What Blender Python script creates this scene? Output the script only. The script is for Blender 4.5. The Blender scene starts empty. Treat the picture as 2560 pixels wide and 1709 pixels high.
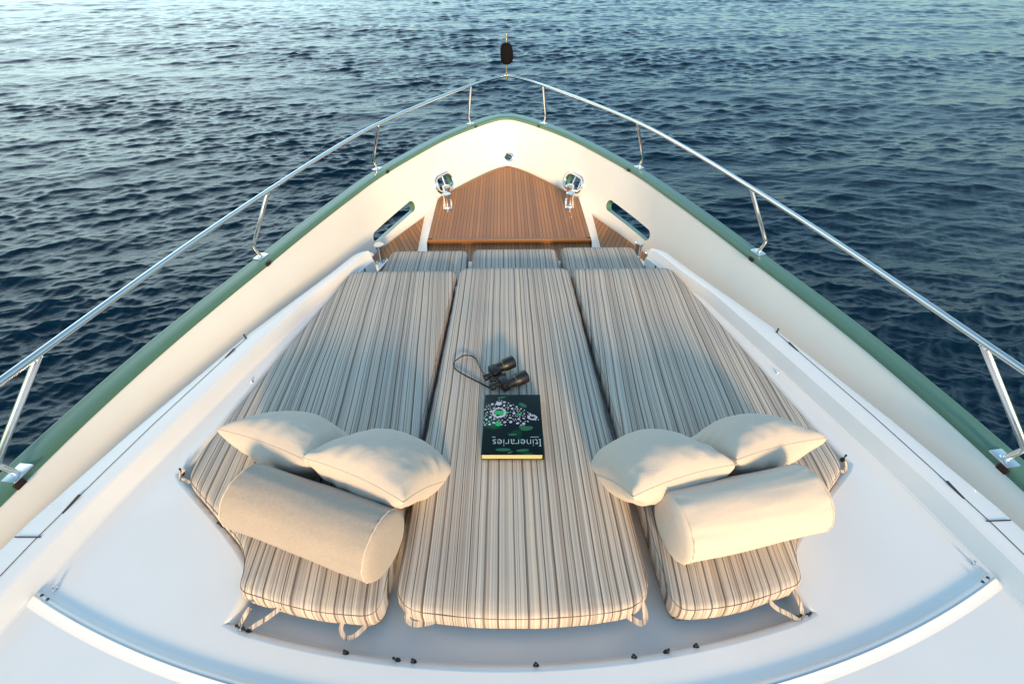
import bpy, bmesh, math, random
import numpy as np
from mathutils import Vector, Matrix, Quaternion, noise
from mathutils.geometry import delaunay_2d_cdt
random.seed(7); rng = np.random.default_rng(5)
R = math.radians
sc = bpy.context.scene
COL = sc.collection
CZ = 5.0                                    # camera height above the water

# ------------------------------------------------------------------ camera
PITCH, YAW, CX, FPX = R(41.4), R(1.0), -0.04, 1138.0
cam = bpy.data.cameras.new("camera"); co = bpy.data.objects.new("camera", cam); COL.objects.link(co)
cam.lens = FPX / 2560 * 36; cam.sensor_width = 36; cam.clip_start = 0.05; cam.clip_end = 20000
co.location = (CX, 0, CZ); co.rotation_euler = (R(90) - PITCH, 0, -YAW)
sc.camera = co
_f = Vector((math.sin(YAW) * math.cos(PITCH), math.cos(YAW) * math.cos(PITCH), -math.sin(PITCH)))
_r = Vector((math.cos(YAW), -math.sin(YAW), 0)); _u = _r.cross(_f)
def ray(u, v): return _f + _r * ((u - 1280) / FPX) + _u * ((854.5 - v) / FPX)
H0, SL = 1.4455, 0.0875                      # sunpad plane: H0 + SL*Y below the camera
def zp(y, dz=0.0): return CZ - H0 - SL * y + dz
def onpad(u, v, dz=0.0):                     # point of the sunpad plane (raised by dz) measured at photo pixel u, v
    d = ray(u, v); t = -(H0 - dz) / (d.z + SL * d.y)
    return Vector((CX + d.x * t, d.y * t, CZ + d.z * t))

# ------------------------------------------------------------------ helpers
def tag(o, label=None, cat=None, group=None, kind=None):
    if label: o["label"] = label
    if cat: o["category"] = cat
    if group: o["group"] = group
    if kind: o["kind"] = kind
    return o
def empty(name, loc=(0, 0, 0), parent=None):
    o = bpy.data.objects.new(name, None); COL.objects.link(o); o.location = loc; o.empty_display_size = .1
    if parent: o.parent = parent
    return o
def obj(name, me, mat=None, parent=None, smooth=35):
    if isinstance(me, bmesh.types.BMesh):
        bm = me; me = bpy.data.meshes.new(name); bm.to_mesh(me); bm.free()
    for m in (mat if isinstance(mat, (list, tuple)) else [mat] if mat else []): me.materials.append(m)
    if smooth:
        me.polygons.foreach_set("use_smooth", [True] * len(me.polygons))
        if smooth < 180: me.set_sharp_from_angle(angle=R(smooth))
    o = bpy.data.objects.new(name, me); COL.objects.link(o)
    if parent:
        o.parent = parent
        o.matrix_parent_inverse = Matrix.Translation(-parent_world(parent))
    return o
def parent_world(p):
    v = Vector((0, 0, 0))
    while p: 
        v += p.location; 
        if p.parent is None: break
        v2 = Vector((0,0,0)); p2 = p.parent
        # parents are only ever translated; parent inverse undoes it
        if p.matrix_parent_inverse.translation.length > 0: v -= -p.matrix_parent_inverse.translation * -1 * 0; 
        v += p.matrix_parent_inverse.translation; p = p2
    return v
def pydata(name, verts, faces, mat=None, parent=None, smooth=35):
    me = bpy.data.meshes.new(name); me.from_pydata([tuple(v) for v in verts], [], faces); me.update()
    return obj(name, me, mat, parent, smooth)
def tube_bm(bm, pts, r, n=10, closed=False, caps=True, ry=None, up=Vector((0, 0, 1))):
    pts = [Vector(p) for p in pts]; N = len(pts); rings = []
    rs = r if isinstance(r, (list, tuple)) else [r] * N
    prev = None
    for i, p in enumerate(pts):
        a = pts[(i - 1) % N] if (closed or i > 0) else p
        b = pts[(i + 1) % N] if (closed or i < N - 1) else p
        t = (b - a).normalized()
        if prev is None:
            s = t.cross(up)
            if s.length < 1e-3: s = t.cross(Vector((0, 1, 0)))
            s.normalize()
        else:
            s = prev - t * prev.dot(t); s.normalize()
        prev = s; w = s.cross(t)
        rings.append([bm.verts.new(p + s * (math.cos(k / n * 2 * math.pi) * rs[i]) + w * (math.sin(k / n * 2 * math.pi) * (ry if ry else rs[i]))) for k in range(n)])
    for i in range(N if closed else N - 1):
        A, B = rings[i], rings[(i + 1) % N]
        for k in range(n): bm.faces.new((A[k], A[(k + 1) % n], B[(k + 1) % n], B[k]))
    if caps and not closed:
        bm.faces.new(rings[0][::-1]); bm.faces.new(rings[-1])
    bmesh.ops.recalc_face_normals(bm, faces=bm.faces)
    return rings
def lathe_bm(bm, prof, M=Matrix(), n=24):      # prof: list (r, z)
    rings = []
    for r, z in prof:
        if r < 1e-6: rings.append([bm.verts.new(M @ Vector((0, 0, z)))])
        else: rings.append([bm.verts.new(M @ Vector((r * math.cos(k / n * 2 * math.pi), r * math.sin(k / n * 2 * math.pi), z))) for k in range(n)])
    for A, B in zip(rings, rings[1:]):
        for k in range(n):
            k2 = (k + 1) % n
            if len(A) == 1 and len(B) == 1: continue
            if len(A) == 1: bm.faces.new((A[0], B[k2], B[k])) if False else bm.faces.new((A[0], B[k], B[k2]))
            elif len(B) == 1: bm.faces.new((A[k], A[k2], B[0]))
            else: bm.faces.new((A[k], A[k2], B[k2], B[k]))
    bmesh.ops.recalc_face_normals(bm, faces=bm.faces)
def box_bm(bm, c, s, M=Matrix(), bevel=0):
    r = bmesh.ops.create_cube(bm, size=1.0, matrix=M @ Matrix.Translation(c) @ Matrix.Diagonal((*s, 1)))
    if bevel:
        es = list({e for v in r["verts"] for e in v.link_edges})
        bmesh.ops.bevel(bm, geom=es, offset=bevel, segments=2, affect="EDGES", profile=0.5)
def catmull(P, n=8, closed=False):
    P = [Vector(p) for p in P]; out = []; N = len(P)
    for i in range(N if closed else N - 1):
        if closed: a, b, c, d = P[(i - 1) % N], P[i], P[(i + 1) % N], P[(i + 2) % N]
        else:
            b, c = P[i], P[i + 1]; a = P[i - 1] if i else b * 2 - c; d = P[i + 2] if i + 2 < N else c * 2 - b
        for k in range(n):
            t = k / n
            out.append(0.5 * (2 * b + (c - a) * t + (2 * a - 5 * b + 4 * c - d) * t * t + (3 * b - a - 3 * c + d) * t ** 3))
    if not closed: out.append(P[-1])
    return out
def resample(P, n):
    d = [0]
    for a, b in zip(P, P[1:]): d.append(d[-1] + (b - a).length)
    out = []; j = 0
    for i in range(n):
        s = d[-1] * i / (n - 1)
        while j < len(d) - 2 and d[j + 1] < s: j += 1
        t = (s - d[j]) / max(1e-9, d[j + 1] - d[j]); out.append(P[j].lerp(P[j + 1], min(1, t)))
    return out
def normals2d(P, closed=False):               # left-hand normals of a plan path
    N = len(P); out = []
    for i in range(N):
        a = P[(i - 1) % N] if (closed or i) else P[i]; b = P[(i + 1) % N] if (closed or i < N - 1) else P[i]
        t = Vector(((b - a).x, (b - a).y, 0)).normalized(); out.append(Vector((-t.y, t.x, 0)))
    return out
def sweep(path, prof, name, mat, parent=None, closed=False, smooth=35, flip=False):
    """prof: list of (offset along the plan normal, dz)."""
    ns = normals2d(path, closed); verts = []; m = len(prof)
    for p, nn in zip(path, ns):
        for o_, dz in prof: verts.append(p + nn * o_ + Vector((0, 0, dz)))
    faces = []; N = len(path)
    for i in range(N if closed else N - 1):
        for j in range(m - 1):
            a = i * m + j; b = ((i + 1) % N) * m + j
            f = (a, a + 1, b + 1, b); faces.append(f[::-1] if flip else f)
    return pydata(name, verts, faces, mat, parent, smooth)
def cdt_sheet(outline, zf, name, mat, parent=None, step=None, smooth=35):
    pts = [Vector((p[0], p[1])) for p in outline]; n = len(pts)
    edges = [(i, (i + 1) % n) for i in range(n)]
    ins = []
    if step:
        xs = [p.x for p in pts]; ys = [p.y for p in pts]
        def inside(x, y):
            c = False; j = n - 1
            for i in range(n):
                if (pts[i].y > y) != (pts[j].y > y) and x < (pts[j].x - pts[i].x) * (y - pts[i].y) / (pts[j].y - pts[i].y) + pts[i].x: c = not c
                j = i
            return c
        x = min(xs) + step / 2
        while x < max(xs):
            y = min(ys) + step / 2
            while y < max(ys):
                if inside(x, y): ins.append(Vector((x, y)))
                y += step
            x += step
    vs, _, fs, *_ = delaunay_2d_cdt(pts + ins, edges, [], 1, 1e-5)
    V = [(v.x, v.y, zf(v.x, v.y)) for v in vs]
    F = []
    for f in fs:
        a, b, c = (vs[i] for i in f[:3])
        F.append(f if (b - a).cross(c - a) > 0 else f[::-1])
    return pydata(name, V, F, mat, parent, smooth)

# ------------------------------------------------------------------ materials
def mat(name, base=(.8, .8, .8), rough=.4, metal=0.0, **kw):
    m = bpy.data.materials.new(name); m.use_nodes = True
    b = m.node_tree.nodes["Principled BSDF"]
    b.inputs["Base Color"].default_value = (*base, 1); b.inputs["Roughness"].default_value = rough; b.inputs["Metallic"].default_value = metal
    for k, v in kw.items(): b.inputs[k].default_value = v
    return m, m.node_tree, b
def N(nt, t, **kw):
    n = nt.nodes.new(t)
    for k, v in kw.items(): setattr(n, k, v)
    return n
def val(nt, sock, v): sock.default_value = v
def mth(nt, op, a, b=None, c=None):
    n = N(nt, "ShaderNodeMath", operation=op)
    for i, x in enumerate((a, b, c)):
        if x is None: continue
        if isinstance(x, (int, float)): n.inputs[i].default_value = x
        else: nt.links.new(x, n.inputs[i])
    return n.outputs[0]
def noise_tex(nt, scale, detail=4, rough=.5, vec=None, stretch=None, dist=0):
    t = N(nt, "ShaderNodeTexNoise"); t.inputs["Scale"].default_value = scale; t.inputs["Detail"].default_value = detail
    t.inputs["Roughness"].default_value = rough; t.inputs["Distortion"].default_value = dist
    if vec is None: vec = N(nt, "ShaderNodeTexCoord").outputs["Object"]
    if stretch:
        mp = N(nt, "ShaderNodeMapping"); mp.inputs["Scale"].default_value = stretch; nt.links.new(vec, mp.inputs[0]); vec = mp.outputs[0]
    nt.links.new(vec, t.inputs["Vector"]); return t.outputs["Fac"]
def bump(nt, b, h, strength=.3, dist=.01):
    n = N(nt, "ShaderNodeBump"); n.inputs["Strength"].default_value = strength; n.inputs["Distance"].default_value = dist
    nt.links.new(h, n.inputs["Height"]); nt.links.new(n.outputs[0], b.inputs["Normal"]); return n
def ramp(nt, fac, stops, interp="LINEAR"):
    r = N(nt, "ShaderNodeValToRGB"); cr = r.color_ramp; cr.interpolation = interp
    while len(cr.elements) < len(stops): cr.elements.new(.5)
    for e, (p, c) in zip(cr.elements, stops): e.position = p; e.color = (*c, 1)
    nt.links.new(fac, r.inputs[0]); return r.outputs[0]
def mixc(nt, f, a, b, mode="MIX"):
    n = N(nt, "ShaderNodeMix", data_type="RGBA", blend_type=mode)
    for s, x in ((n.inputs[0], f), (n.inputs[6], a), (n.inputs[7], b)):
        if isinstance(x, (int, float)): s.default_value = x
        elif isinstance(x, tuple): s.default_value = (*x, 1)
        else: nt.links.new(x, s)
    return n.outputs[2]

def gelcoat(name, base, rough=.22, dirt=.05):
    m, nt, b = mat(name, base, rough); b.inputs["Coat Weight"].default_value = .3; b.inputs["Coat Roughness"].default_value = .08
    f = noise_tex(nt, 3.0, 5, .6)
    dark = tuple(x * (1 - dirt * 2) for x in base)
    nt.links.new(mixc(nt, f, dark, base), b.inputs["Base Color"])
    r = mth(nt, "MULTIPLY_ADD", noise_tex(nt, 11, 4), .05, rough - .02); nt.links.new(r, b.inputs["Roughness"])
    return m
M_gel = gelcoat("gelcoat_white", (.80, .80, .79), .30)
M_cream = gelcoat("bulwark_cream", (.82, .80, .74), .34)
M_green = gelcoat("hull_green", (.074, .175, .122), .30, .06)
M_seam, _, _ = mat("seam_dark", (.03, .035, .04), .6)
M_black, nt, b = mat("black_rubber", (.012, .012, .012), .45)
M_steel, nt, b = mat("stainless", (.78, .78, .77), .13, 1.0)
nt.links.new(mth(nt, "MULTIPLY_ADD", noise_tex(nt, 60, 3), .14, .06), b.inputs["Roughness"])
M_chrome, _, _ = mat("chrome", (.82, .82, .82), .06, 1.0)
M_redwood, nt, b = mat("varnished_block", (.022, .007, .005), .35)
bump(nt, b, noise_tex(nt, 40, 4), .2, .005)

def teak(name, rotz, period, seed, dark=1.0):
    m, nt, b = mat(name, (.3, .12, .04), .45)
    tc = N(nt, "ShaderNodeTexCoord").outputs["Object"]
    mp = N(nt, "ShaderNodeMapping"); mp.inputs["Rotation"].default_value = (0, 0, rotz); nt.links.new(tc, mp.inputs[0])
    sx = N(nt, "ShaderNodeSeparateXYZ"); nt.links.new(mp.outputs[0], sx.inputs[0])
    u = mth(nt, "DIVIDE", sx.outputs[0], period)
    fr = mth(nt, "FRACT", mth(nt, "ADD", u, 100.5)); fl = mth(nt, "FLOOR", mth(nt, "ADD", u, 100.5))
    wn = N(nt, "ShaderNodeTexWhiteNoise", noise_dimensions="1D"); nt.links.new(fl, wn.inputs["W"])
    cb = N(nt, "ShaderNodeCombineXYZ")
    nt.links.new(mth(nt, "MULTIPLY", u, 9), cb.inputs[0]); nt.links.new(mth(nt, "MULTIPLY_ADD", sx.outputs[1], 1.4, mth(nt, "MULTIPLY", wn.outputs[0], 40)), cb.inputs[1])
    g = noise_tex(nt, 2.2, 6, .65, vec=cb.outputs[0])
    big = noise_tex(nt, 2.4, 3, .5)
    a = tuple(x * dark for x in (.50, .200, .058)); c = tuple(x * dark for x in (.27, .105, .036))
    colr = mixc(nt, mth(nt, "ADD", mth(nt, "MULTIPLY", g, .75), mth(nt, "MULTIPLY", mth(nt, "SUBTRACT", wn.outputs[0], .3), .8)), a, c)
    colr = mixc(nt, mth(nt, "MULTIPLY", big, .55), colr, tuple(x * dark for x in (.20, .105, .06)))
    d = mth(nt, "ABSOLUTE", mth(nt, "SUBTRACT", fr, .5))
    line = mth(nt, "GREATER_THAN", d, .5 - .062)
    colr = mixc(nt, line, colr, (.045, .026, .016)); nt.links.new(colr, b.inputs["Base Color"])
    h = mth(nt, "SUBTRACT", mth(nt, "MULTIPLY", g, .25), line); bump(nt, b, h, .5, .002)
    nt.links.new(mth(nt, "MULTIPLY_ADD", g, .3, .33), b.inputs["Roughness"])
    return m
M_teak = teak("teak_planks", 0, .031, 1)
M_teakL = teak("teak_planks_port", R(-23), .04, 2, 1.15)
M_teakR = teak("teak_planks_starboard", R(23), .04, 3, 1.15)
M_teak_edge, nt, b = mat("teak_edging", (.45, .17, .045), .4)
nt.links.new(mixc(nt, noise_tex(nt, 6, 5, .6, stretch=(1, 6, 1)), (.34, .150, .048), (.22, .095, .036)), b.inputs["Base Color"])

def stripes(name, rotz=0.0, shift=0.0):
    m, nt, b = mat(name, (.5, .45, .4), .9)
    tc = N(nt, "ShaderNodeTexCoord").outputs["Object"]
    mp = N(nt, "ShaderNodeMapping"); mp.inputs["Rotation"].default_value = (0, 0, rotz); nt.links.new(tc, mp.inputs[0])
    sx = N(nt, "ShaderNodeSeparateXYZ"); nt.links.new(mp.outputs[0], sx.inputs[0])
    wob = mth(nt, "MULTIPLY", mth(nt, "SUBTRACT", noise_tex(nt, 2.6, 2), .5), .007)
    x = mth(nt, "ADD", mth(nt, "ADD", sx.outputs[0], wob), shift + 20)
    W_ = (.68, .61, .52); Gy = (.33, .30, .27); Lg = (.46, .41, .355); Br = (.090, .064, .047); Tp = (.25, .185, .14); Bl = (.36, .335, .30); Cr = (.60, .50, .39)
    def cell(width, off):                     # one random value per woven band
        wn = N(nt, "ShaderNodeTexWhiteNoise", noise_dimensions="1D")
        nt.links.new(mth(nt, "FLOOR", mth(nt, "DIVIDE", mth(nt, "ADD", x, off), width)), wn.inputs["W"]); return wn.outputs[0]
    yarn = ramp(nt, cell(.0037, .3), [(0, W_), (.17, Lg), (.40, Gy), (.58, Cr), (.74, Tp), (.84, Bl), (.93, W_)], "CONSTANT")
    band = ramp(nt, cell(.0230, .7), [(0, Lg), (.25, Gy), (.45, Cr), (.60, Tp), (.75, Bl), (.88, Lg)], "CONSTANT")
    colr = mixc(nt, .36, yarn, band)
    xj = mth(nt, "ADD", x, mth(nt, "MULTIPLY", mth(nt, "SINE", mth(nt, "MULTIPLY", x, 61.0)), .006))
    colr = mixc(nt, mth(nt, "LESS_THAN", mth(nt, "FRACT", mth(nt, "DIVIDE", xj, .0315)), .155), colr, Br)
    colr = mixc(nt, mth(nt, "MULTIPLY", mth(nt, "LESS_THAN", mth(nt, "FRACT", mth(nt, "DIVIDE", xj, .0531)), .07), .75), colr, Tp)
    colr = mixc(nt, mth(nt, "MULTIPLY", mth(nt, "LESS_THAN", mth(nt, "FRACT", mth(nt, "DIVIDE", x, .0417)), .06), .7), colr, W_)
    # fine pin stripes and weave
    fine = mth(nt, "FRACT", mth(nt, "DIVIDE", x, .0067))
    colr = mixc(nt, mth(nt, "MULTIPLY", mth(nt, "GREATER_THAN", fine, .66), .12), colr, (.72, .69, .64))
    lowf = noise_tex(nt, 260, 2, .6)
    colr = mixc(nt, mth(nt, "MULTIPLY", lowf, .2), colr, (.20, .18, .165))
    blot = noise_tex(nt, 2.0, 4, .6)
    colr = mixc(nt, mth(nt, "MULTIPLY", blot, .14), colr, (.42, .36, .30), "MIX")
    nt.links.new(colr, b.inputs["Base Color"])
    h = mth(nt, "ADD", mth(nt, "MULTIPLY", noise_tex(nt, 900, 1), .3), mth(nt, "MULTIPLY", noise_tex(nt, 7, 3, .55), 1.6)); bump(nt, b, h, .35, .004)
    return m
M_strC = stripes("striped_canvas", 0, .02)
M_strL = stripes("striped_canvas_port", R(-5.5), .05)
M_strR = stripes("striped_canvas_starboard", R(5.5), .11)
M_strF = stripes("striped_canvas_bench", 0, .09)

def linen(name, a, b_, scale=420, wr=.25):
    m, nt, b = mat(name, a, .92); b.inputs["Sheen Weight"].default_value = .2
    tc = N(nt, "ShaderNodeTexCoord").outputs["Object"]
    w1 = noise_tex(nt, scale, 2, .6, vec=tc, stretch=(1, .12, 1)); w2 = noise_tex(nt, scale, 2, .6, vec=tc, stretch=(.12, 1, 1))
    f = mth(nt, "MULTIPLY_ADD", mth(nt, "ADD", w1, w2), .8, -.3); big = noise_tex(nt, 9, 4, .6, vec=tc)
    nt.links.new(mixc(nt, mth(nt, "ADD", mth(nt, "MULTIPLY", f, .8), mth(nt, "MULTIPLY", big, .25)), a, b_), b.inputs["Base Color"])
    bump(nt, b, mth(nt, "ADD", mth(nt, "MULTIPLY", f, .25), mth(nt, "MULTIPLY", noise_tex(nt, 16, 4, .55, vec=tc, dist=.6), 1.5)), wr, .008)
    return m
M_linen = linen("pillow_linen", (.60, .515, .43), (.49, .42, .345))
M_linenD = linen("bolster_linen_grey", (.43, .365, .30), (.28, .235, .19), 300, .16)
M_linenB = linen("bolster_linen_cream", (.62, .53, .435), (.52, .44, .36), 420, .2)

# ------------------------------------------------------------------ light and sky
SUN_EL, SUN_AZ = R(17.8), R(9.3)            # light travels forward and to port by SUN_AZ
sd = Vector((-math.sin(SUN_AZ) * math.cos(SUN_EL), math.cos(SUN_AZ) * math.cos(SUN_EL), -math.sin(SUN_EL)))
L = bpy.data.lights.new("sun", "SUN"); L.energy = 2.5; L.angle = R(9.0); L.color = (1.0, .64, .31)
lo = bpy.data.objects.new("sun", L); COL.objects.link(lo); lo.rotation_euler = sd.to_track_quat("-Z", "Y").to_euler(); lo.location = (0, -10, 12)
w = bpy.data.worlds.new("World"); sc.world = w; w.use_nodes = True
wt = w.node_tree; bg = wt.nodes["Background"]
sky = wt.nodes.new("ShaderNodeTexSky"); sky.sky_type = "NISHITA"; sky.sun_disc = False
sky.sun_elevation = SUN_EL
sky.sun_rotation = math.atan2(-sd.x, -sd.y)   # compass bearing of the sun from +Y
sky.air_density = 1.0; sky.dust_density = .35; sky.ozone_density = 1.2
# a hazy bright bank of sky low down ahead to port
_tc = N(wt, "ShaderNodeTexCoord").outputs["Generated"]
_vd = N(wt, "ShaderNodeVectorMath", operation="DOT_PRODUCT"); wt.links.new(_tc, _vd.inputs[0]); _vd.inputs[1].default_value = Vector((-.62, .76, .16)).normalized()
_gl = mth(wt, "POWER", mth(wt, "MAXIMUM", _vd.outputs["Value"], 0.0), 9.0)
_tint = mixc(wt, 1.0, sky.outputs[0], (.95, 1.04, .95), "MULTIPLY")
_sum = mixc(wt, _gl, (0, 0, 0), (5.6, 5.7, 4.9)); _add = mixc(wt, 1.0, _tint, _sum, "ADD")
_sz = N(wt, "ShaderNodeSeparateXYZ"); wt.links.new(_tc, _sz.inputs[0])
_hz = N(wt, "ShaderNodeMapRange"); _hz.inputs[1].default_value = 0; _hz.inputs[2].default_value = .50; _hz.inputs[3].default_value = 0; _hz.inputs[4].default_value = 1.0; wt.links.new(_sz.outputs[2], _hz.inputs[0])
_ad2 = mixc(wt, 1.0, _add, (1, 1, 1), "MULTIPLY"); wt.links.new(mixc(wt, _hz.outputs[0], (.27, .325, .40), (1.06, 1.07, 1.04)), _ad2.node.inputs[7])
wt.links.new(_ad2, bg.inputs[0]); bg.inputs[1].default_value = .15
sc.view_settings.view_transform = "Standard"; sc.view_settings.look = "None"; sc.view_settings.exposure = 1.28; sc.view_settings.gamma = 1.0
sc.cycles.max_bounces = 8; sc.cycles.sample_clamp_indirect = 6

# ------------------------------------------------------------------ sea
def build_sea():
    az = np.radians(np.concatenate([np.linspace(-180, -64, 90)[:-1], np.linspace(-64, 64, 1120), np.linspace(64, 180, 90)[1:]])); naz = len(az)
    r = np.concatenate([np.geomspace(2.4, 130, 1350), np.geomspace(131.5, 9000, 90)])
    A, Rr = np.meshgrid(az, r)
    X = Rr * np.sin(A); Y = Rr * np.cos(A)
    Z = np.zeros_like(X); DX = np.zeros_like(X); DY = np.zeros_like(X)
    cell = np.maximum(Rr * .0029, .008)
    gust = .5 * np.sin(.55 * Y + .16 * X + 2.2 * np.sin(.13 * X + .4) + 1.3) + .35 * np.sin(1.15 * Y - .30 * X + 1.8 * np.sin(.31 * X + .2 * Y)) + .3 * np.sin(.21 * Y + .07 * X + .5)
    nw = 120
    lam = np.geomspace(.10, 9.0, nw)[::-1]
    for i, l in enumerate(lam):
        l = l * rng.uniform(.9, 1.1)
        spread = .48 if l < .8 else (.42 if l < 2 else .36)
        th = np.pi / 2 + .10 + rng.normal(0, spread)
        k = 2 * np.pi / l
        slope = .060 if l < .4 else (.048 if l < .8 else (.032 if l < 1.8 else .014))
        a = slope / k * rng.uniform(.6, 1.3)
        att = np.clip((l / cell - 2.2) / 2.0, 0, 1)
        ph = k * (X * np.cos(th) + Y * np.sin(th)) + rng.uniform(0, 6.28)
        # slow grouping so trains come and go
        gk = k / rng.uniform(5, 9); g = .75 + .5 * np.sin(gk * (X * np.cos(th + .9) + Y * np.sin(th + .9)) + rng.uniform(0, 6.28))
        a = a * att * g * (np.clip(1 + .55 * gust, .25, 1.7) if l < 1.0 else 1)
        Z += a * np.cos(ph); q = 1.0
        DX -= q * a * np.cos(th) * np.sin(ph); DY -= q * a * np.sin(th) * np.sin(ph)
    X2 = X + DX; Y2 = Y + DY
    V = np.stack([X2, Y2, Z], -1).reshape(-1, 3).astype(np.float32)
    nr = len(r); idx = np.arange(nr * naz).reshape(nr, naz)
    F = np.stack([idx[:-1, :-1], idx[:-1, 1:], idx[1:, 1:], idx[1:, :-1]], -1).reshape(-1, 4)[:, ::-1]
    me = bpy.data.meshes.new("sea"); me.vertices.add(len(V)); me.vertices.foreach_set("co", V.ravel())
    me.loops.add(F.size); me.loops.foreach_set("vertex_index", F.ravel().astype(np.int32))
    me.polygons.add(len(F)); me.polygons.foreach_set("loop_start", np.arange(0, F.size, 4, dtype=np.int32))
    me.polygons.foreach_set("loop_total", np.full(len(F), 4, dtype=np.int32)); me.update(calc_edges=True)
    m, nt, b = mat("sea_water", (.00005, .0062, .0160), .025)
    b.inputs["Specular Tint"].default_value = (.34, .74, .97, 1); b.inputs["IOR"].default_value = 1.333
    b.inputs["Specular IOR Level"].default_value = .5
    g = N(nt, "ShaderNodeNewGeometry").outputs["Position"]
    n1 = noise_tex(nt, 10.5, 5, .66, vec=g, stretch=(.38, .9, 1), dist=.3); n2 = noise_tex(nt, 1.1, 3, .55, vec=g, stretch=(.3, 1, 1))
    bump(nt, b, mth(nt, "ADD", n1, mth(nt, "ADD", mth(nt, "MULTIPLY", n2, .4), mth(nt, "MULTIPLY", noise_tex(nt, 3.6, 3, .6, vec=g, stretch=(.35, .9, 1), dist=.3), .8))), .6, .028)
    o = obj("sea", me, m, None, 181); tag(o, kind="structure"); return o
build_sea()

# ------------------------------------------------------------------ the yacht
Y_ = tag(empty("motor_yacht"), "white foredeck of a motor yacht with green gunwale, teak bow deck and stainless rail", "yacht")
def Z(h): return CZ - h
# plan curves (half-beam x, y); index 0 at the stem
g_out = [(0, 5.70), (.16, 5.655), (.41, 5.385), (.737, 4.885), (1.157, 4.02), (1.355, 3.45), (1.505, 2.95), (1.632, 2.48), (1.745, 2.07), (1.835, 1.70), (1.90, 1.37), (1.95, 1.03), (2.04, .2), (2.10, -.9), (2.13, -2.6)]
d_out = [(0, 5.235), (.11, 5.165), (.25, 5.01), (.50, 4.67), (.70, 4.38), (.82, 4.20), (1.148, 3.52), (1.33, 2.9), (1.50, 2.2), (1.66, 1.3), (1.73, .6), (1.80, -.2), (1.86, -1.2), (1.90, -2.6)]
NP = 90
def full(c, h, n=NP):                         # starboard stern -> stem -> port stern, always symmetric
    half = resample(catmull([(x, y, 0) for x, y in c], 8), n)
    h_ = h if callable(h) else (lambda y: h)
    st = [Vector((p.x, p.y, Z(h_(p.y)))) for p in half]
    pt = [Vector((-p.x, p.y, Z(h_(p.y)))) for p in half]
    return st[::-1] + pt[1:]
GO = full(g_out, 1.5)
DO = full(d_out, 2.06)
gn = normals2d(GO)                            # left-hand normals: path runs stern->bow on starboard, so left = inboard
def offs(P, d, h):
    ns = normals2d(P); out = []
    for p, n in zip(P, ns):
        k = d(p.y) if callable(d) else d
        out.append(Vector((p.x + n.x * k, p.y + n.y * k, Z(h))))
    return out
capw = lambda y: .098 + .05 * max(0, (y - 4.8) / .9)
# gunwale cap: crowned top, outer roll and inner lip
prof = [(.012, -.075), (-.004, -.05), (-.008, -.028), (-.004, -.012), (.006, -.002), (.020, .003), (.026, .0022), (.06, .004), (.095, .003), (.110, .001), (.117, -.006), (.119, -.031), (.108, -.036)]
def cap():
    verts = []; ns = normals2d(GO); m = len(prof)
    for p, n in zip(GO, ns):
        s = capw(p.y) / .118
        for o_, dz in prof: verts.append(p + n * (o_ * s) + Vector((0, 0, dz)))
    faces = []
    for i in range(len(GO) - 1):
        for j in range(m - 1):
            a = i * m + j; b_ = a + m; faces.append((a, b_, b_ + 1, a + 1))
    return pydata("gunwale_cap", verts, [f[::-1] for f in faces], M_green, Y_, 40)
gunwale = cap()
gunwale["label"] = "green rounded cap along the top of the bulwark"
# bulwark: inner cream face, outer green face
Btop = offs(GO, lambda y: capw(y) * .93, 1.535); Otop = offs(GO, .006, 1.535)
Obot = offs(DO, -.055, 2.06)
def bulwark():
    K = 9; rows = []
    def lerp(a, b_, t, bulge=0): return a.lerp(b_, t)
    ring = []
    for i in range(len(GO)):
        col = []
        for k in range(K):
            t = k / (K - 1); p = Btop[i].lerp(DO[i], t); col.append(p)
        for k in range(4):
            t = k / 3; col.append(Obot[i].lerp(Otop[i], t))
        ring.append(col)
    m = len(ring[0]); verts = [p for col in ring for p in col]; faces = []; mi = []
    for i in range(len(GO) - 1):
        for j in range(m):
            a = i * m + j; b_ = i * m + (j + 1) % m; faces.append((a, b_, b_ + m, a + m)); mi.append(0 if j < K - 1 else 1)
    faces.append(tuple(range(m))[::-1]); mi.append(1); e = (len(GO) - 1) * m; faces.append(tuple(e + k for k in range(m))); mi.append(1)
    me = bpy.data.meshes.new("bulwark"); me.from_pydata(verts, [], faces); me.polygons.foreach_set("material_index", mi); me.update()
    bm = bmesh.new(); bm.from_mesh(me); bmesh.ops.recalc_face_normals(bm, faces=bm.faces); bm.to_mesh(me); bm.free()
    return obj("bulwark", me, [M_cream, M_green], Y_, 30)
bw = bulwark(); bw["label"] = "cream inner face of the bulwark with cut openings"
bpy.context.view_layer.update()
from mathutils.bvhtree import BVHTree
def bvh_of(o):
    me = o.data; return BVHTree.FromPolygons([v.co.copy() for v in me.vertices], [list(p.vertices) for p in me.polygons])
bwt = bvh_of(bw)
def on_bw(u, v):                              # where the bulwark face lies that the photo shows at u, v
    d = ray(u, v).normalized(); loc, nrm, i, dist = bwt.ray_cast(Vector((CX, 0, CZ)), d)
    if nrm.dot(d) > 0: nrm = -nrm
    return loc, nrm
def frame(loc, nrm, along=Vector((0, 0, 1))):  # x along the face (horizontal), y up the face, z out
    z = nrm.normalized(); x = Vector((0, 0, 1)).cross(z).normalized(); y = z.cross(x)
    return Matrix(((x.x, y.x, z.x, loc.x), (x.y, y.y, z.y, loc.y), (x.z, y.z, z.z, loc.z), (0, 0, 0, 1)))
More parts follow.
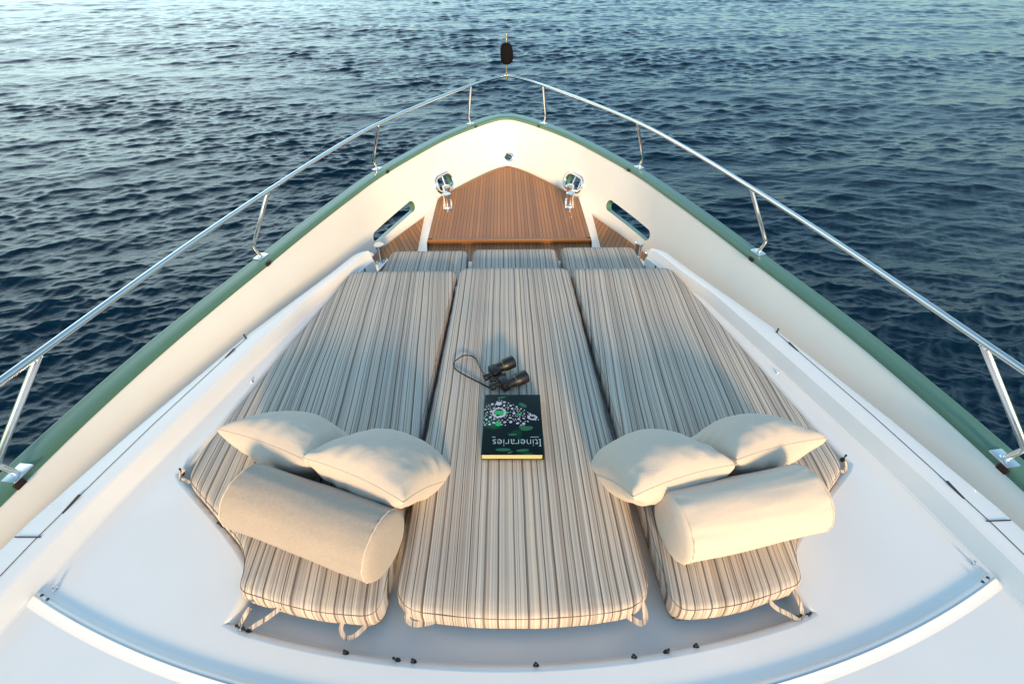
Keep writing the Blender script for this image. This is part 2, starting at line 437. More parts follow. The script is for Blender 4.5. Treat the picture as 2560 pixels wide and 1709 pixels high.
def cutter(M, pts):
    bm = bmesh.new(); A = [bm.verts.new(M @ Vector((x, y, .25))) for x, y in pts]; B = [bm.verts.new(M @ Vector((x, y, -.8))) for x, y in pts]
    n = len(pts)
    for i in range(n): bm.faces.new((A[i], A[(i + 1) % n], B[(i + 1) % n], B[i]))
    bm.faces.new(A[::-1]); bm.faces.new(B); bmesh.ops.recalc_face_normals(bm, faces=bm.faces)
    me = bpy.data.meshes.new("cut"); bm.to_mesh(me); bm.free(); me.materials.append(M_green)
    o = bpy.data.objects.new("cut", me); COL.objects.link(o); return o
def stadium(L_, w_, n=10):
    out = []
    for s in (1, -1):
        for k in range(n + 1):
            a = -math.pi / 2 + math.pi * k / n
            out.append((s * (L_ / 2 - w_ / 2 + w_ / 2 * math.cos(a)), s * w_ / 2 * math.sin(a)))
    return out
cuts = []
slot_px = [((941, 594), (1030, 515)), ((1523, 513), (1617, 588))]
for a, b_ in slot_px:
    la, na = on_bw(*a); lb, nb = on_bw(*b_)
    c = (la + lb) / 2; n = (na + nb).normalized(); x = (lb - la).normalized(); n = (n - x * n.dot(x)).normalized(); y = n.cross(x)
    M = Matrix(((x.x, y.x, n.x, c.x), (x.y, y.y, n.y, c.y), (x.z, y.z, n.z, c.z), (0, 0, 0, 1)))
    cuts.append(cutter(M, stadium((lb - la).length + .08, .10)))
fair = []
for u, v in ((1109.6, 456.6), (1435.4, 456.6)):
    l, n = on_bw(u, v); M = frame(l, n); fair.append(M); cuts.append(cutter(M, stadium(.242, .132)))
l, n = on_bw(1272, 393); MH = frame(l, n); cuts.append(cutter(MH, stadium(.10, .068)))
for c in cuts:
    md = bw.modifiers.new("b", "BOOLEAN"); md.operation = "DIFFERENCE"; md.object = c; md.solver = "EXACT"; md.material_mode = "TRANSFER"
bpy.context.view_layer.update()
dg = bpy.context.evaluated_depsgraph_get(); me2 = bpy.data.meshes.new_from_object(bw.evaluated_get(dg)); bw.modifiers.clear(); bw.data = me2
for c in cuts: bpy.data.objects.remove(c)
me2.set_sharp_from_angle(angle=R(30))
# hull topsides down to the water
WL = [Vector((p.x * .72, p.y * .93 - .15, -.4)) for p in DO]
hv = []; 
for i in range(len(DO)):
    for t in (0, .25, .5, .75, 1): 
        p = Obot[i].lerp(WL[i], t); hv.append(p)
hf = []
for i in range(len(DO) - 1):
    for j in range(4): a = i * 5 + j; hf.append((a, a + 1, a + 6, a + 5))
pydata("hull", hv, hf, M_green, Y_, 40)

# decks
deck_out = [(p.x, p.y) for p in DO]
fore = cdt_sheet([(p[0] * 1.01, p[1] + .02) for p in deck_out], lambda x, y: Z(2.075), "side_deck", M_gel, Y_)
# side triangles of teak and the lower teak band before the seat
def half_in(y, c=d_out):                      # half-beam of the deck at y
    P = resample(catmull([(a, b_, 0) for a, b_ in c], 8), 300)
    for a, b_ in zip(P, P[1:]):
        if a.y >= y >= b_.y: return a.x + (b_.x - a.x) * (a.y - y) / max(1e-6, a.y - b_.y)
    return P[-1].x
for s, mt_ in ((-1, M_teakL), (1, M_teakR)):
    ys = [4.34 - i * .06 for i in range(27)]
    edge = [(s * (half_in(y) - .012), y) for y in ys]
    cdt_sheet([(s * .81, 4.35)] + edge + [(s * .76, ys[-1])], lambda x, y: Z(2.03), "side_teak_deck", mt_, Y_)
cdt_sheet([(-.70, 3.545), (-.665, 3.20), (.665, 3.20), (.70, 3.545)], lambda x, y: Z(1.976), "teak_band", M_teak, Y_)
# raised teak platform
pl = [(0, 5.225), (.11, 5.155), (.25, 5.00), (.50, 4.66), (.66, 4.42), (.70, 4.30), (.70, 3.50)]
plat_half = resample(catmull([(x, y, 0) for x, y in pl[:6]], 6), 40) + [Vector((.705, 3.53, 0))]
plat = [(-p.x, p.y) for p in plat_half[::-1]] + [(p.x, p.y) for p in plat_half[1:]]
platform = cdt_sheet(plat, lambda x, y: Z(1.932), "bow_platform", M_teak, Y_)
path = [Vector((x, y, Z(1.932))) for x, y in plat]
pv = sweep(path, [(-.002, .0035), (-.036, .0035), (-.037, 0)], "platform_edging", M_teak_edge, Y_, smooth=0, flip=False)
bm = bmesh.new(); box_bm(bm, (0, 3.533, Z(1.9445)), (1.412, .034, .032), bevel=.005); obj("platform_nosing", bm, M_teak_edge, Y_)
bm = bmesh.new(); box_bm(bm, (0, 3.548, Z(1.958)), (1.39, .03, .046)); obj("platform_riser", bm, M_teak, Y_)
for s in (-1, 1):                             # white sloping sides of the platform
    V = [(s * .708, 4.40, Z(1.94)), (s * .708, 3.50, Z(1.94)), (s * .668, 3.20, Z(1.978)), (s * .835, 4.44, Z(1.99)), (s * .825, 4.2, Z(2.028)), (s * .80, 3.50, Z(2.028)), (s * .765, 3.20, Z(2.028)), (s*.70,3.20,Z(2.024))]
    F = [(0, 1, 5, 4), (0, 4, 3), (1, 2, 6, 5), (2, 7, 6)]
    pydata("platform_side", V, [f if s < 0 else f[::-1] for f in F], M_gel, Y_, 60)

# coachroof ------------------------------------------------------------
def srf(y): return zp(y, -.070)               # gelcoat surface, just below the mattress tops
def lin(pts, y):
    pts = sorted(pts)
    if y <= pts[0][0]: (a, va), (b_, vb) = pts[0], pts[1]
    elif y >= pts[-1][0]: (a, va), (b_, vb) = pts[-2], pts[-1]
    else:
        for (a, va), (b_, vb) in zip(pts, pts[1:]):
            if a <= y <= b_: break
    return va + (vb - va) * (y - a) / (b_ - a)
fi = lambda y: 1.03 * lin([(-2.6, 1.70), (-.5, 1.62), (.8, 1.475), (1.6, 1.33), (2.45, 1.16), (2.95, 1.055)], y / 1.03)
fo = lambda y: lin([(-2.6, 1.78), (-.5, 1.71), (.87, 1.555), (1.7, 1.39), (2.53, 1.215), (2.95, 1.105)], y)
Dx = lambda y: .988 * lin([(-2.6, 1.86), (-.5, 1.84), (.78, 1.735), (1.2, 1.65), (1.9, 1.475), (2.6, 1.235), (2.95, 1.13)], y)
rc_half = [(1.325, 1.03), (1.325, 1.0), (1.30, .975), (1.06, .785), (.905, .655), (.872, .60), (.868, .54), (.878, .462)]
def recess_path():
    H = []
    fr = [Vector((1.105, 2.64, 0)), Vector((1.16, 2.32, 0)), Vector((1.22, 1.90, 0)), Vector((1.295, 1.25, 0))]
    side = catmull([(1.295, 1.25, 0), (1.328, 1.05, 0), (1.318, .99, 0), (1.19, .885, 0), (1.05, .775, 0), (.925, .665, 0), (.878, .60, 0), (.868, .54, 0), (.884, .463, 0)], 5)
    arc = []
    for i in range(1, 25):
        x = .875 - i * .875 / 24; arc.append(Vector((x, .335 + .155 * x * x + (.003 if i < 2 else 0), 0)))
    H = fr[:-1] + side + arc
    P = H + [Vector((-p.x, p.y, 0)) for p in H[::-1][1:]]
    for p in P: p.x *= 1.034; p.y *= 1.034 if p.y < 2 else 1.0; p.z = srf(p.y)
    return P
RP = recess_path()
inner = [(p.x, p.y) for p in RP]
ysd = [2.64, 2.3, 1.9, 1.5, 1.1, .7, .3, -.2, -.8, -1.6, -2.6]
outl = [(-fi(y), y) for y in ysd] + [(fi(y), y) for y in ysd[::-1]]
roof = cdt_sheet(outl + inner, lambda x, y: srf(y), "coachroof", M_gel, Y_, step=.2)
roof["label"] = "white moulded coachroof around the sunken sunpad well"
# well: rounded lip and wall, then its floor
sweep(RP, [(0, 0), (-.005, -.001), (-.010, -.004), (-.016, -.010), (-.020, -.018), (-.023, -.028), (-.024, -.066), (-.028, -.072), (-.04, -.074)], "well_wall", M_gel, Y_, smooth=60, flip=False)
fl = [(1.30, 2.66), (1.40, 1.0), (.95, .40), (0, .25), (-.95, .40), (-1.40, 1.0), (-1.30, 2.66)]
cdt_sheet(fl, lambda x, y: srf(y) - .0735, "well_floor", M_gel, Y_, step=.3)
# raised side coamings: sloping facet, flat top, rolled outer edge and outer wall
def coaming(s):
    ys = [2.955, 2.945, 2.93, 2.90, 2.86, 2.8, 2.7] + [2.6 - i * .1 for i in range(53)]
    rows = []
    for y in ys:
        k = min(1, max(0, (2.96 - y) / .10)); k = math.sqrt(max(0, 1 - (1 - k) ** 2)) if k < 1 else 1
        a, b_, d = fi(y), fo(y), Dx(y); b_ = min(b_, d - .058); a = min(a, b_ - .045); z0 = srf(y); low = -.16 if y > 2.66 else 0
        mid = (b_ + d) / 2
        xs = [(a - (.0 if low else .02), low if low else -.004), (a, -.002 if not low else -.001), (a + .012, .004), (b_ - .012, .072), (b_ - .003, .078), (b_ + .01, .080), (d - .03, .080), (d - .012, .075), (d - .003, .062), (d, .006), (d + .004, -.06), (d + .012, -.20), (d + .02, -.50)]
        row = []
        for x, dz in xs:
            x = a + (x - a) * (.45 + .55 * k); dz2 = dz if dz < -.1 else dz - (1 - k) * .012
            row.append(Vector((s * x, y, z0 + dz2)))
        rows.append(row)
    verts = [p for r_ in rows for p in r_]; m = len(rows[0]); faces = []
    for i in range(len(rows) - 1):
        for j in range(m - 1):
            q = i * m + j; f = (q, q + 1, q + m + 1, q + m); faces.append(f if s < 0 else f[::-1])
    cp = tuple(range(m)); faces.append(cp if s > 0 else cp[::-1])
    return pydata("side_coaming", verts, faces, M_gel, Y_, 28)
coaming(-1); coaming(1)
# front wall of the coachroof under the mattress edge
bm = bmesh.new(); box_bm(bm, (0, 2.60, (srf(2.6) - .076 + Z(2.07)) / 2), (2.3, .08, abs(srf(2.6) - .076 - Z(2.07)) - .004)); obj("coachroof_front", bm, M_gel, Y_)
# curved moulding ahead of the windscreen
arc = []
for i in range(81):
    x = 1.54 - i * 3.08 / 80; y = .2517 + .1426 * x * x; arc.append(Vector((x, y, srf(y))))
sweep(arc, [(-.012, -.001), (-.005, .0008), (-.0015, .002), (0, .005), (.0012, .0085), (.0035, .0100), (.011, .0100)], "curved_moulding", M_gel, Y_, smooth=40)
sweep(arc, [(.011, .0100), (.0112, .0112), (.0150, .0112), (.0152, .0098)], "moulding_inlay", M_steel, Y_, smooth=20)
sweep(arc, [(.0152, .0099), (.018, .0095), (.022, .0082), (.028, .0063), (.036, .0045), (.047, .0029), (.062, .0016), (.082, .0007), (.11, .0001), (.14, -.001)], "moulding_fillet", M_gel, Y_, smooth=60)
for s in (-1, 1):
    bm = bmesh.new(); e = arc[0 if s > 0 else -1]
    for t in (.0, .028):
        p = Vector((e.x - s * (.02 + t), e.y - .012 - t * .45 , 0)); p.z = srf(p.y) + .0125
        lathe_bm(bm, [(0, .0), (.0045, .0), (.0045, -.004)], Matrix.Translation(p), 10)
    obj("screw_head", bm, M_seam, Y_)
# locker lid seams on the coamings
def ribbon(bm, pts, w_, t_=.0012):
    for a, b_ in zip(pts, pts[1:]):
        a, b_ = Vector(a), Vector(b_); d = b_ - a; n = Vector((-d.y, d.x, 0)).normalized() * (w_ / 2)
        bm.faces.new([bm.verts.new(p + Vector((0, 0, t_))) for p in (a - n, b_ - n, b_ + n, a + n)])
def cz_(x, y): return Vector((x, y, srf(y) + .0806))
for s in (-1, 1):
    line = [cz_(s * x, y) for x, y in ((1.43, 1.87), (1.545, 1.25), (1.585, .98), (1.62, .72), (1.66, .2), (1.70, -.5))]
    bm = bmesh.new(); ribbon(bm, line, .0035); ribbon(bm, [cz_(s * 1.428, 1.86), cz_(s * 1.462, 1.905)], .009); ribbon(bm, [cz_(s * 1.605, .74), cz_(s * 1.695, .742)], .005)
    bmesh.ops.recalc_face_normals(bm, faces=bm.faces); obj("locker_lid_seam", bm, M_seam, Y_, 0)
    for x, y in ((1.455, 1.735), (1.60, .865)):
        bm = bmesh.new(); dx = (.20 if y > 1.2 else .13)
        M = Matrix.Translation(cz_(s * x, y) + Vector((0, 0, .0015))) @ Matrix.Rotation(s * math.atan(dx), 4, "Z")
        box_bm(bm, (0, 0, 0), (.010, .075, .004), M, .0015); obj("lid_hinge", bm, M_seam, Y_)
    bm = bmesh.new(); q = Vector((s * 1.055, 2.83, srf(2.83) - .03)); box_bm(bm, q, (.012, .035, .05), bevel=.003); obj("coaming_latch", bm, M_black, Y_)

# stainless bow rail --------------------------------------------------
rail_half = [(0, 5.615), (.03, 5.590), (.20, 5.41), (.365, 5.17), (.72, 4.56), (1.04, 3.90), (1.25, 3.28), (1.425, 2.60), (1.57, 1.95), (1.70, 1.22), (1.80, .6), (1.90, -.3), (1.96, -1.2), (2.0, -2.6)]
rl = empty("bow_rail", (0, 0, 0), Y_)
half = catmull([(x, y, Z(1.10)) for x, y in rail_half], 8)
bm = bmesh.new(); tube_bm(bm, [Vector((p.x, p.y, p.z)) for p in half[::-1]] + [Vector((-p.x, p.y, p.z)) for p in half[1:]], .0125, 14); obj("top_rail", bm, M_steel, rl)
st_pos = [((.398, 5.285), (.367, 5.17)), ((1.146, 3.995), (1.04, 3.90)), ((1.578, 2.535), (1.425, 2.60)), ((1.872, .985), (1.702, 1.21)), ((2.02, -.75), (1.93, -.7))]
def stanchion(s, base, top, first):
    bx, by = base; tx, ty = top
    n = Vector((s, .15, 0)).normalized()
    B = Vector((s * bx, by, Z(1.498))); T = Vector((s * tx, ty, Z(1.108)))
    K = B + n * .020 + Vector((0, 0, .075)) + Vector((0, -.012, 0))
    st = empty("stanchion", (0, 0, 0), None)
    pts = [B, B.lerp(K, .75), B.lerp(K, .93) + Vector((0, 0, .004)), K.lerp(T, .03), K.lerp(T, .09), T]
    bm = bmesh.new(); tube_bm(bm, pts, .0118, 12)
    al = Vector((0, -.0155, 0)); tube_bm(bm, [K.lerp(T, .05) + al * .5, K.lerp(T, .12) + al, T.lerp(K, .02) + al], .0072, 8)
    lathe_bm(bm, [(.019, .001), (.019, .006), (.014, .011), (.0, .011)], Matrix.Translation(B), 16)
    post = obj("stanchion", bm, M_steel, Y_)
    bpy.data.objects.remove(st)
    rot = math.atan2(B.y - 3, B.x) if False else 0
    # direction of the gunwale here
    j = min(range(len(GO)), key=lambda i: (GO[i] - B).length); t = (GO[j + 1] - GO[j - 1]).normalized(); a = math.atan2(t.y, t.x)
    M = Matrix.Translation(B + Vector((0, 0, .001))) @ Matrix.Rotation(a, 4, "Z")
    bm = bmesh.new(); box_bm(bm, (0, 0, .003), (.080, .058, .008), M, .003); obj("base_plate", bm, M_steel, post)
    inn = normals2d(GO)[j]
    C_ = GO[j] + inn * (capw(B.y) + .004); C_.z = Z(1.5) - .016
    bm = bmesh.new(); box_bm(bm, (0, 0, -.002), (.038, .010, .026), Matrix.Translation(C_) @ Matrix.Rotation(a, 4, "Z"), .003); obj("wooden_chock", bm, M_redwood, post)
for base, top in st_pos:
    for s in (-1, 1): stanchion(s, base, top, False)
# jackstaff with covered lamp
bm = bmesh.new(); tube_bm(bm, [(0, 5.60, Z(1.10)), (0, 5.60, Z(.72))], .0085, 10); tube_bm(bm, [(0, 5.60, Z(1.14)), (0, 5.60, Z(1.07))], .013, 10)
staff = obj("bow_staff", bm, mat("brass_tube", (.75, .62, .42), .2, 1.0)[0], Y_)
bm = bmesh.new()
lathe_bm(bm, [(.0, .135), (.018, .134), (.040, .125), (.056, .10), (.064, .06), (.067, .02), (.068, -.03), (.064, -.07), (.055, -.10), (.042, -.122), (.02, -.130), (0, -.131)], Matrix.Translation((0, 5.59, Z(.895))) @ Matrix.Diagonal((1, 1, .74, 1)), 28)
for v in bm.verts:
    a = math.atan2(v.co.y - 5.59, v.co.x); f = 1 + .07 * math.sin(3 * a + v.co.z * 22) + .03 * math.sin(7 * a); v.co.x *= f; v.co.y = 5.59 + (v.co.y - 5.59) * f
cov, nt, b = mat("cover_cloth", (.004, .0035, .0035), .9); b.inputs["Specular IOR Level"].default_value = .15; bump(nt, b, noise_tex(nt, 30, 4), .5, .01)
c_ = obj("lamp_cover", bm, cov, staff); c_["label"] = "black cloth cover tied round the bow staff"

# fairleads, hawse hole and bollards
def ring_bm(M, L_, w_, r, n=10):
    bm = bmesh.new(); P = [M @ Vector((x, y, .004)) for x, y in stadium(L_, w_, 12)]
    ded = [P[0]]
    for p in P[1:]:
        if (p - ded[-1]).length > 1e-4: ded.append(p)
    if (ded[0] - ded[-1]).length < 1e-4: ded.pop()
    tube_bm(bm, ded, r, n, closed=True); return bm
for M in fair:
    fl_ = obj("fairlead", ring_bm(M, .262, .150, .019), M_chrome, Y_)
    for dx in (-.055, .045):
        bm = bmesh.new(); tube_bm(bm, [M @ Vector((dx, -.055, -.045)), M @ Vector((dx + .006, .055, -.045))], .013, 12); obj("roller", bm, M_chrome, fl_)
obj("hawse_ring", ring_bm(MH, .108, .076, .012), M_chrome, Y_)
def bollard(px, posts, base_z, h, ang):
    root = empty("mooring_bollard", (0, 0, 0), Y_)
    cx = sum(p[0] for p in posts) / 2; cy = sum(p[1] for p in posts) / 2
    d = Vector((posts[1][0] - posts[0][0], posts[1][1] - posts[0][1], 0)); a = math.atan2(d.y, d.x)
    M = Matrix.Translation((cx, cy, base_z)) @ Matrix.Rotation(a, 4, "Z")
    bm = bmesh.new(); S = stadium(d.length + .10, .085, 10)
    lo_ = [bm.verts.new(M @ Vector((x, y, 0))) for x, y in S]; mi = [bm.verts.new(M @ Vector((x, y, .010))) for x, y in S]; hi = [bm.verts.new(M @ Vector((x * .93, y * .88, .016))) for x, y in S]
    n = len(S)
    for A, B in ((lo_, mi), (mi, hi)):
        for k in range(n): bm.faces.new((A[k], A[(k + 1) % n], B[(k + 1) % n], B[k]))
    bm.faces.new(hi); bmesh.ops.remove_doubles(bm, verts=bm.verts, dist=1e-5); bmesh.ops.recalc_face_normals(bm, faces=bm.faces); obj("base_plate", bm, M_chrome, root)
    for x, y in posts:
        bm = bmesh.new()
        lathe_bm(bm, [(.040, .012), (.036, .02), (.031, .035), (.029, .06), (.030, h - .04), (.034, h - .028), (.040, h - .018), (.041, h - .008), (.036, h - .002), (.0, h)], Matrix.Translation((x, y, base_z)), 24)
        obj("post", bm, M_chrome, root)
for s in (-1, 1):
    bollard(None, [(s * .585, 4.13), (s * .600, 4.30)], Z(1.93), .155, 0)
    bollard(None, [(s * 1.118, 3.17), (s * 1.072, 3.335)], Z(2.028), .17, 0)

# black turn-button studs round the well
stud_px = [(589, 1585), (611, 1587), (863, 1632), (993, 1650), (1034, 1650), (1341, 1671), (1590, 1652), (1672, 1643), (1747, 1626), (2005, 1555), (2037, 1549), (545, 1321), (2123, 1144), (430,1178)]
for i, (u, v) in enumerate(stud_px):
    p = onpad(u, v, -.075)
    # stand on the lip of the well
    q = min(RP, key=lambda c: (c.xy - p.xy).length); nn = normals2d(RP)[RP.index(q)]
    p = Vector((p.x, p.y, 0)); d = (p.xy - q.xy).dot(nn.xy) ; p = p - nn * (d + .017); p.z = srf(p.y) - .014
    bm = bmesh.new(); T = Matrix.Translation(p) @ Matrix.Rotation(random.uniform(-.25, .25), 4, "Y")
    lathe_bm(bm, [(0, .036), (.0035, .035), (.0045, .030), (.0025, .025), (.0025, .008), (.0085, .007), (.0095, .0), (.008, -.006)], T, 12); obj("stud", bm, M_black, Y_)
for x, y in ((-1.50, .60), (1.52, .63), (-1.315, 1.60), (1.345, 1.62)):
    sm = abs(x) < 1.4
    bm = bmesh.new(); lathe_bm(bm, [(0, .010), (.004, .009), (.008, .004), (.010, 0), (.010, -.003)] if sm else [(0, .016), (.004, .015), (.005, .010), (.0035, .005), (.008, .003), (.009, -.002)], Matrix.Translation((x, y, srf(y))), 14); obj("deck_stud", bm, M_steel, Y_)

# bench ahead of the coachroof
bm = bmesh.new(); box_bm(bm, (0.02, 2.93, (Z(1.93) + Z(2.07)) / 2), (1.9, .50, .135), bevel=.01); obj("bench_box", bm, M_gel, Y_)

# ------------------------------------------------------------------ cushions
def round_poly(pts, r, n=5):
    out = []; m = len(pts)
    for i in range(m):
        p = Vector((*pts[i][:2], 0)); a = Vector((*pts[i - 1][:2], 0)); c = Vector((*pts[(i + 1) % m][:2], 0))
        rr = pts[i][2] if len(pts[i]) > 2 else r
        u_ = (a - p); w_ = (c - p); k = min(rr, u_.length * .45, w_.length * .45)
        A = p + u_.normalized() * k; B = p + w_.normalized() * k
        for j in range(n + 1):
            t = j / n; out.append((1 - t) ** 2 * A + 2 * t * (1 - t) * p + t * t * B)
    return out
def dens(P, step):
    out = []; m = len(P)
    for i in range(m):
        a, b_ = P[i], P[(i + 1) % m]; k = max(1, int((b_ - a).length / step))
        for j in range(k): out.append(a.lerp(b_, j / k))
    return out
def mattress(name, pts, mat_, zf, thick, label, group, r=.05, parent_straps=()):
    root = None
    P = dens(round_poly(pts, r), .035)
    area = sum(P[i].x * P[(i + 1) % len(P)].y - P[(i + 1) % len(P)].x * P[i].y for i in range(len(P)))
    if area < 0: P = P[::-1]
    ns = normals2d(P, True)                   # ccw: left normal = inward
    # distance to border for puffing
    pts2 = [Vector((p.x, p.y)) for p in P]; n = len(P)
    edge_in = [p + nn * .022 for p, nn in zip(P, ns)]
    inner_in = [p + nn * .055 for p, nn in zip(P, ns)]
    xs = [p.x for p in P]; ysx = [p.y for p in P]; step = .055
    def inside(x, y):
        c = False; j = n - 1
        for i in range(n):
            if (pts2[i].y > y) != (pts2[j].y > y) and x < (pts2[j].x - pts2[i].x) * (y - pts2[i].y) / (pts2[j].y - pts2[i].y) + pts2[i].x: c = not c
            j = i
        return c
    ins = []
    x = min(xs) + step * .5
    while x < max(xs):
        y = min(ysx) + step * .5
        while y < max(ysx):
            if inside(x, y) and min((Vector((x, y)) - q).length for q in pts2) > .075: ins.append(Vector((x, y)))
            y += step
        x += step
    base = [Vector((p.x, p.y)) for p in edge_in] + [Vector((p.x, p.y)) for p in inner_in]
    m_ = len(P); E_ = [(i, (i + 1) % m_) for i in range(m_)]
    vs, _, fs, *_ = delaunay_2d_cdt(base + ins, E_, [], 1, 1e-6)
    def puff(x, y):
        dmin = min((Vector((x, y)) - q).length for q in pts2)
        sag = .010 * noise.noise(Vector((x * 2.6, y * 2.6, len(label)))) + .0016 * noise.noise(Vector((x * 9, y * 9, 3)))
        return .010 * (1 - math.exp(-dmin / .09)) + sag * min(1, dmin / .08)
    V = [Vector((v.x, v.y, zf(v.y) + puff(v.x, v.y) - .006)) for v in vs]; F = []
    for f in fs:
        a, b_, c = (vs[i] for i in f[:3]); F.append(list(f) if (b_ - a).cross(c - a) > 0 else list(f)[::-1])
    nb = len(V)
    # side rings, from edge_in outward and down (boxing with a slight bulge)
    sec = [(.013, -.0075), (.006, -.012), (.002, -.019), (-.001, -.026), (-.004, -.05), (-.004, -.07), (.002, -.088), (.014, -thick + .012), (.035, -thick)]
    rings = []
    for o_, dz in sec:
        ring = []
        for p, nn in zip(P, ns):
            wv = .0022 * noise.noise(Vector((p.x * 14, p.y * 14, dz * 40)))
            q = p + nn * (o_ + wv); ring.append(len(V)); V.append(Vector((q.x, q.y, zf(q.y) + dz)))
        rings.append(ring)
    # match first ring to the cdt border
    idx = []
    for p in edge_in:
        idx.append(min(range(len(vs)), key=lambda i: (vs[i] - Vector((p.x, p.y))).length_squared))
    prev = idx
    for ring in rings:
        for i in range(m_):
            j = (i + 1) % m_; F.append([prev[i], ring[i], ring[j], prev[j]])
        prev = ring
    F.append(prev[::-1])
    me = bpy.data.meshes.new(name); me.from_pydata([tuple(v) for v in V], [], F); me.validate(); me.update()
    bm = bmesh.new(); bm.from_mesh(me); bmesh.ops.recalc_face_normals(bm, faces=bm.faces); bm.to_mesh(me); bm.free()
    o = obj(name, me, mat_, None, 60); tag(o, label, "cushion", group)
    # piping
    bm = bmesh.new(); loop = [Vector((p.x, p.y, zf(p.y) - .0150)) + nn * .0040 for p, nn in zip(P, ns)]
    tube_bm(bm, loop, .0013, 6, closed=True); pp = obj("piping", bm, M_pipe, o)
    return o
M_pipe, nt, b = mat("canvas_piping", (.16, .125, .10), .9)
GP = "striped sunpad cushions on the coachroof"
padf = lambda y: zp(y, 0)
mats_ = []
mid = mattress("sunpad_cushion", [(-.395, .498, .10), (-.12, .462, .2), (.14, .462, .2), (.400, .492, .11), (.398, 2.685, .08), (-.352, 2.70, .08)], M_strC, padf, .143,
    "long striped middle sunpad cushion, the one under the book and binoculars", GP)
lft = mattress("sunpad_cushion", [(-.882, .560, .05), (-.640, .494, .2), (-.425, .474, .06), (-.372, 2.66, .06), (-1.085, 2.66, .07), (-1.288, 1.10, .10), (-1.262, .975, .04), (-.94, .715, .06), (-.895, .640, .06)], M_strL, padf, .143,
    "long striped sunpad cushion on the port side, notched at its corner, under the grey bolster", GP)
rgt = mattress("sunpad_cushion", [(.885, .552, .05), (.650, .486, .2), (.452, .474, .06), (.412, 2.675, .06), (1.100, 2.675, .07), (1.290, 1.085, .10), (1.268, .98, .04), (.955, .715, .06), (.905, .64, .06)], M_strR, padf, .143,
    "long striped sunpad cushion on the starboard side, notched at its corner, under the cream bolster", GP)
bf = lambda y: Z(1.83)
GB = "three small bench cushions ahead of the sunpad"
mattress("bench_cushion", [(-.97, 2.72), (-.935, 3.19), (-.335, 3.19), (-.325, 2.72)], M_strF, bf, .10, "short striped bench cushion on port, ahead of the sunpad", GB, r=.06)
mattress("bench_cushion", [(-.30, 2.72), (-.29, 3.205), (.365, 3.205), (.375, 2.72)], M_strF, bf, .10, "short striped bench cushion in the middle, ahead of the sunpad", GB, r=.06)
mattress("bench_cushion", [(.41, 2.72), (.40, 3.225), (.985, 3.225), (1.03, 2.72)], M_strF, bf, .10, "short striped bench cushion on starboard, ahead of the sunpad", GB, r=.06)
# fabric straps at the cushion corners
def strap(par, pts, w_=.013):
    P = catmull([Vector(p) for p in pts], 6); bm = bmesh.new(); prev = None
    for i, p in enumerate(P):
        a = P[max(0, i - 1)]; b_ = P[min(len(P) - 1, i + 1)]; t = (b_ - a).normalized(); n = t.cross(Vector((0, .35, -.94))).normalized() * (w_ / 2)
        th = t.cross(n).normalized() * .0015
        cur = [bm.verts.new(p + n + th), bm.verts.new(p - n + th), bm.verts.new(p - n - th), bm.verts.new(p + n - th)]
        if prev:
            for k in range(4): bm.faces.new((prev[k], prev[(k + 1) % 4], cur[(k + 1) % 4], cur[k]))
        else: bm.faces.new(cur)
        prev = cur
    bm.faces.new(prev[::-1]); bmesh.ops.recalc_face_normals(bm, faces=bm.faces)
    o = obj("strap", bm, par.data.materials[0], par); return o
def PZ(x, y, dz): return (x, y, zp(y, dz))
def SP(pts, dz=-.072): return [tuple(onpad(u, v, dz + e)) for u, v, *r_ in pts for e in [(r_[0] if r_ else 0)]]
strap(lft, SP([(700, 1520, .03), (668, 1544, .01), (640, 1561), (612, 1580, -.01), (603, 1572), (604, 1556), (612, 1538, .03), (625, 1518, .04)]))
strap(lft, SP([(948, 1520, .04), (931, 1547, .02), (910, 1568), (886, 1589, -.01), (865, 1593, -.01), (853, 1574), (858, 1548, .02), (866, 1525, .04)]))
strap(lft, SP([(462, 1172, .03), (452, 1184, .01), (451, 1196), (463, 1199), (474, 1205, .01)]), .011)
strap(mid, SP([(1115, 1530, .04), (1090, 1549, .02), (1060, 1557), (1036, 1559), (1019, 1548), (1020, 1528, .02), (1030, 1505, .04)]), .016)
strap(mid, SP([(1550, 1522, .04), (1572, 1540, .02), (1590, 1552), (1603, 1557), (1613, 1545), (1611, 1522, .02), (1600, 1495, .04)]), .016)
strap(rgt, SP([(1915, 1490, .04), (1938, 1517, .02), (1968, 1533), (1999, 1548), (2004, 1526), (1996, 1500, .03), (1985, 1475, .04)]))
strap(rgt, SP([(2112, 1152, .03), (2116, 1166, .01), (2110, 1178), (2100, 1176, .01)]), .011)

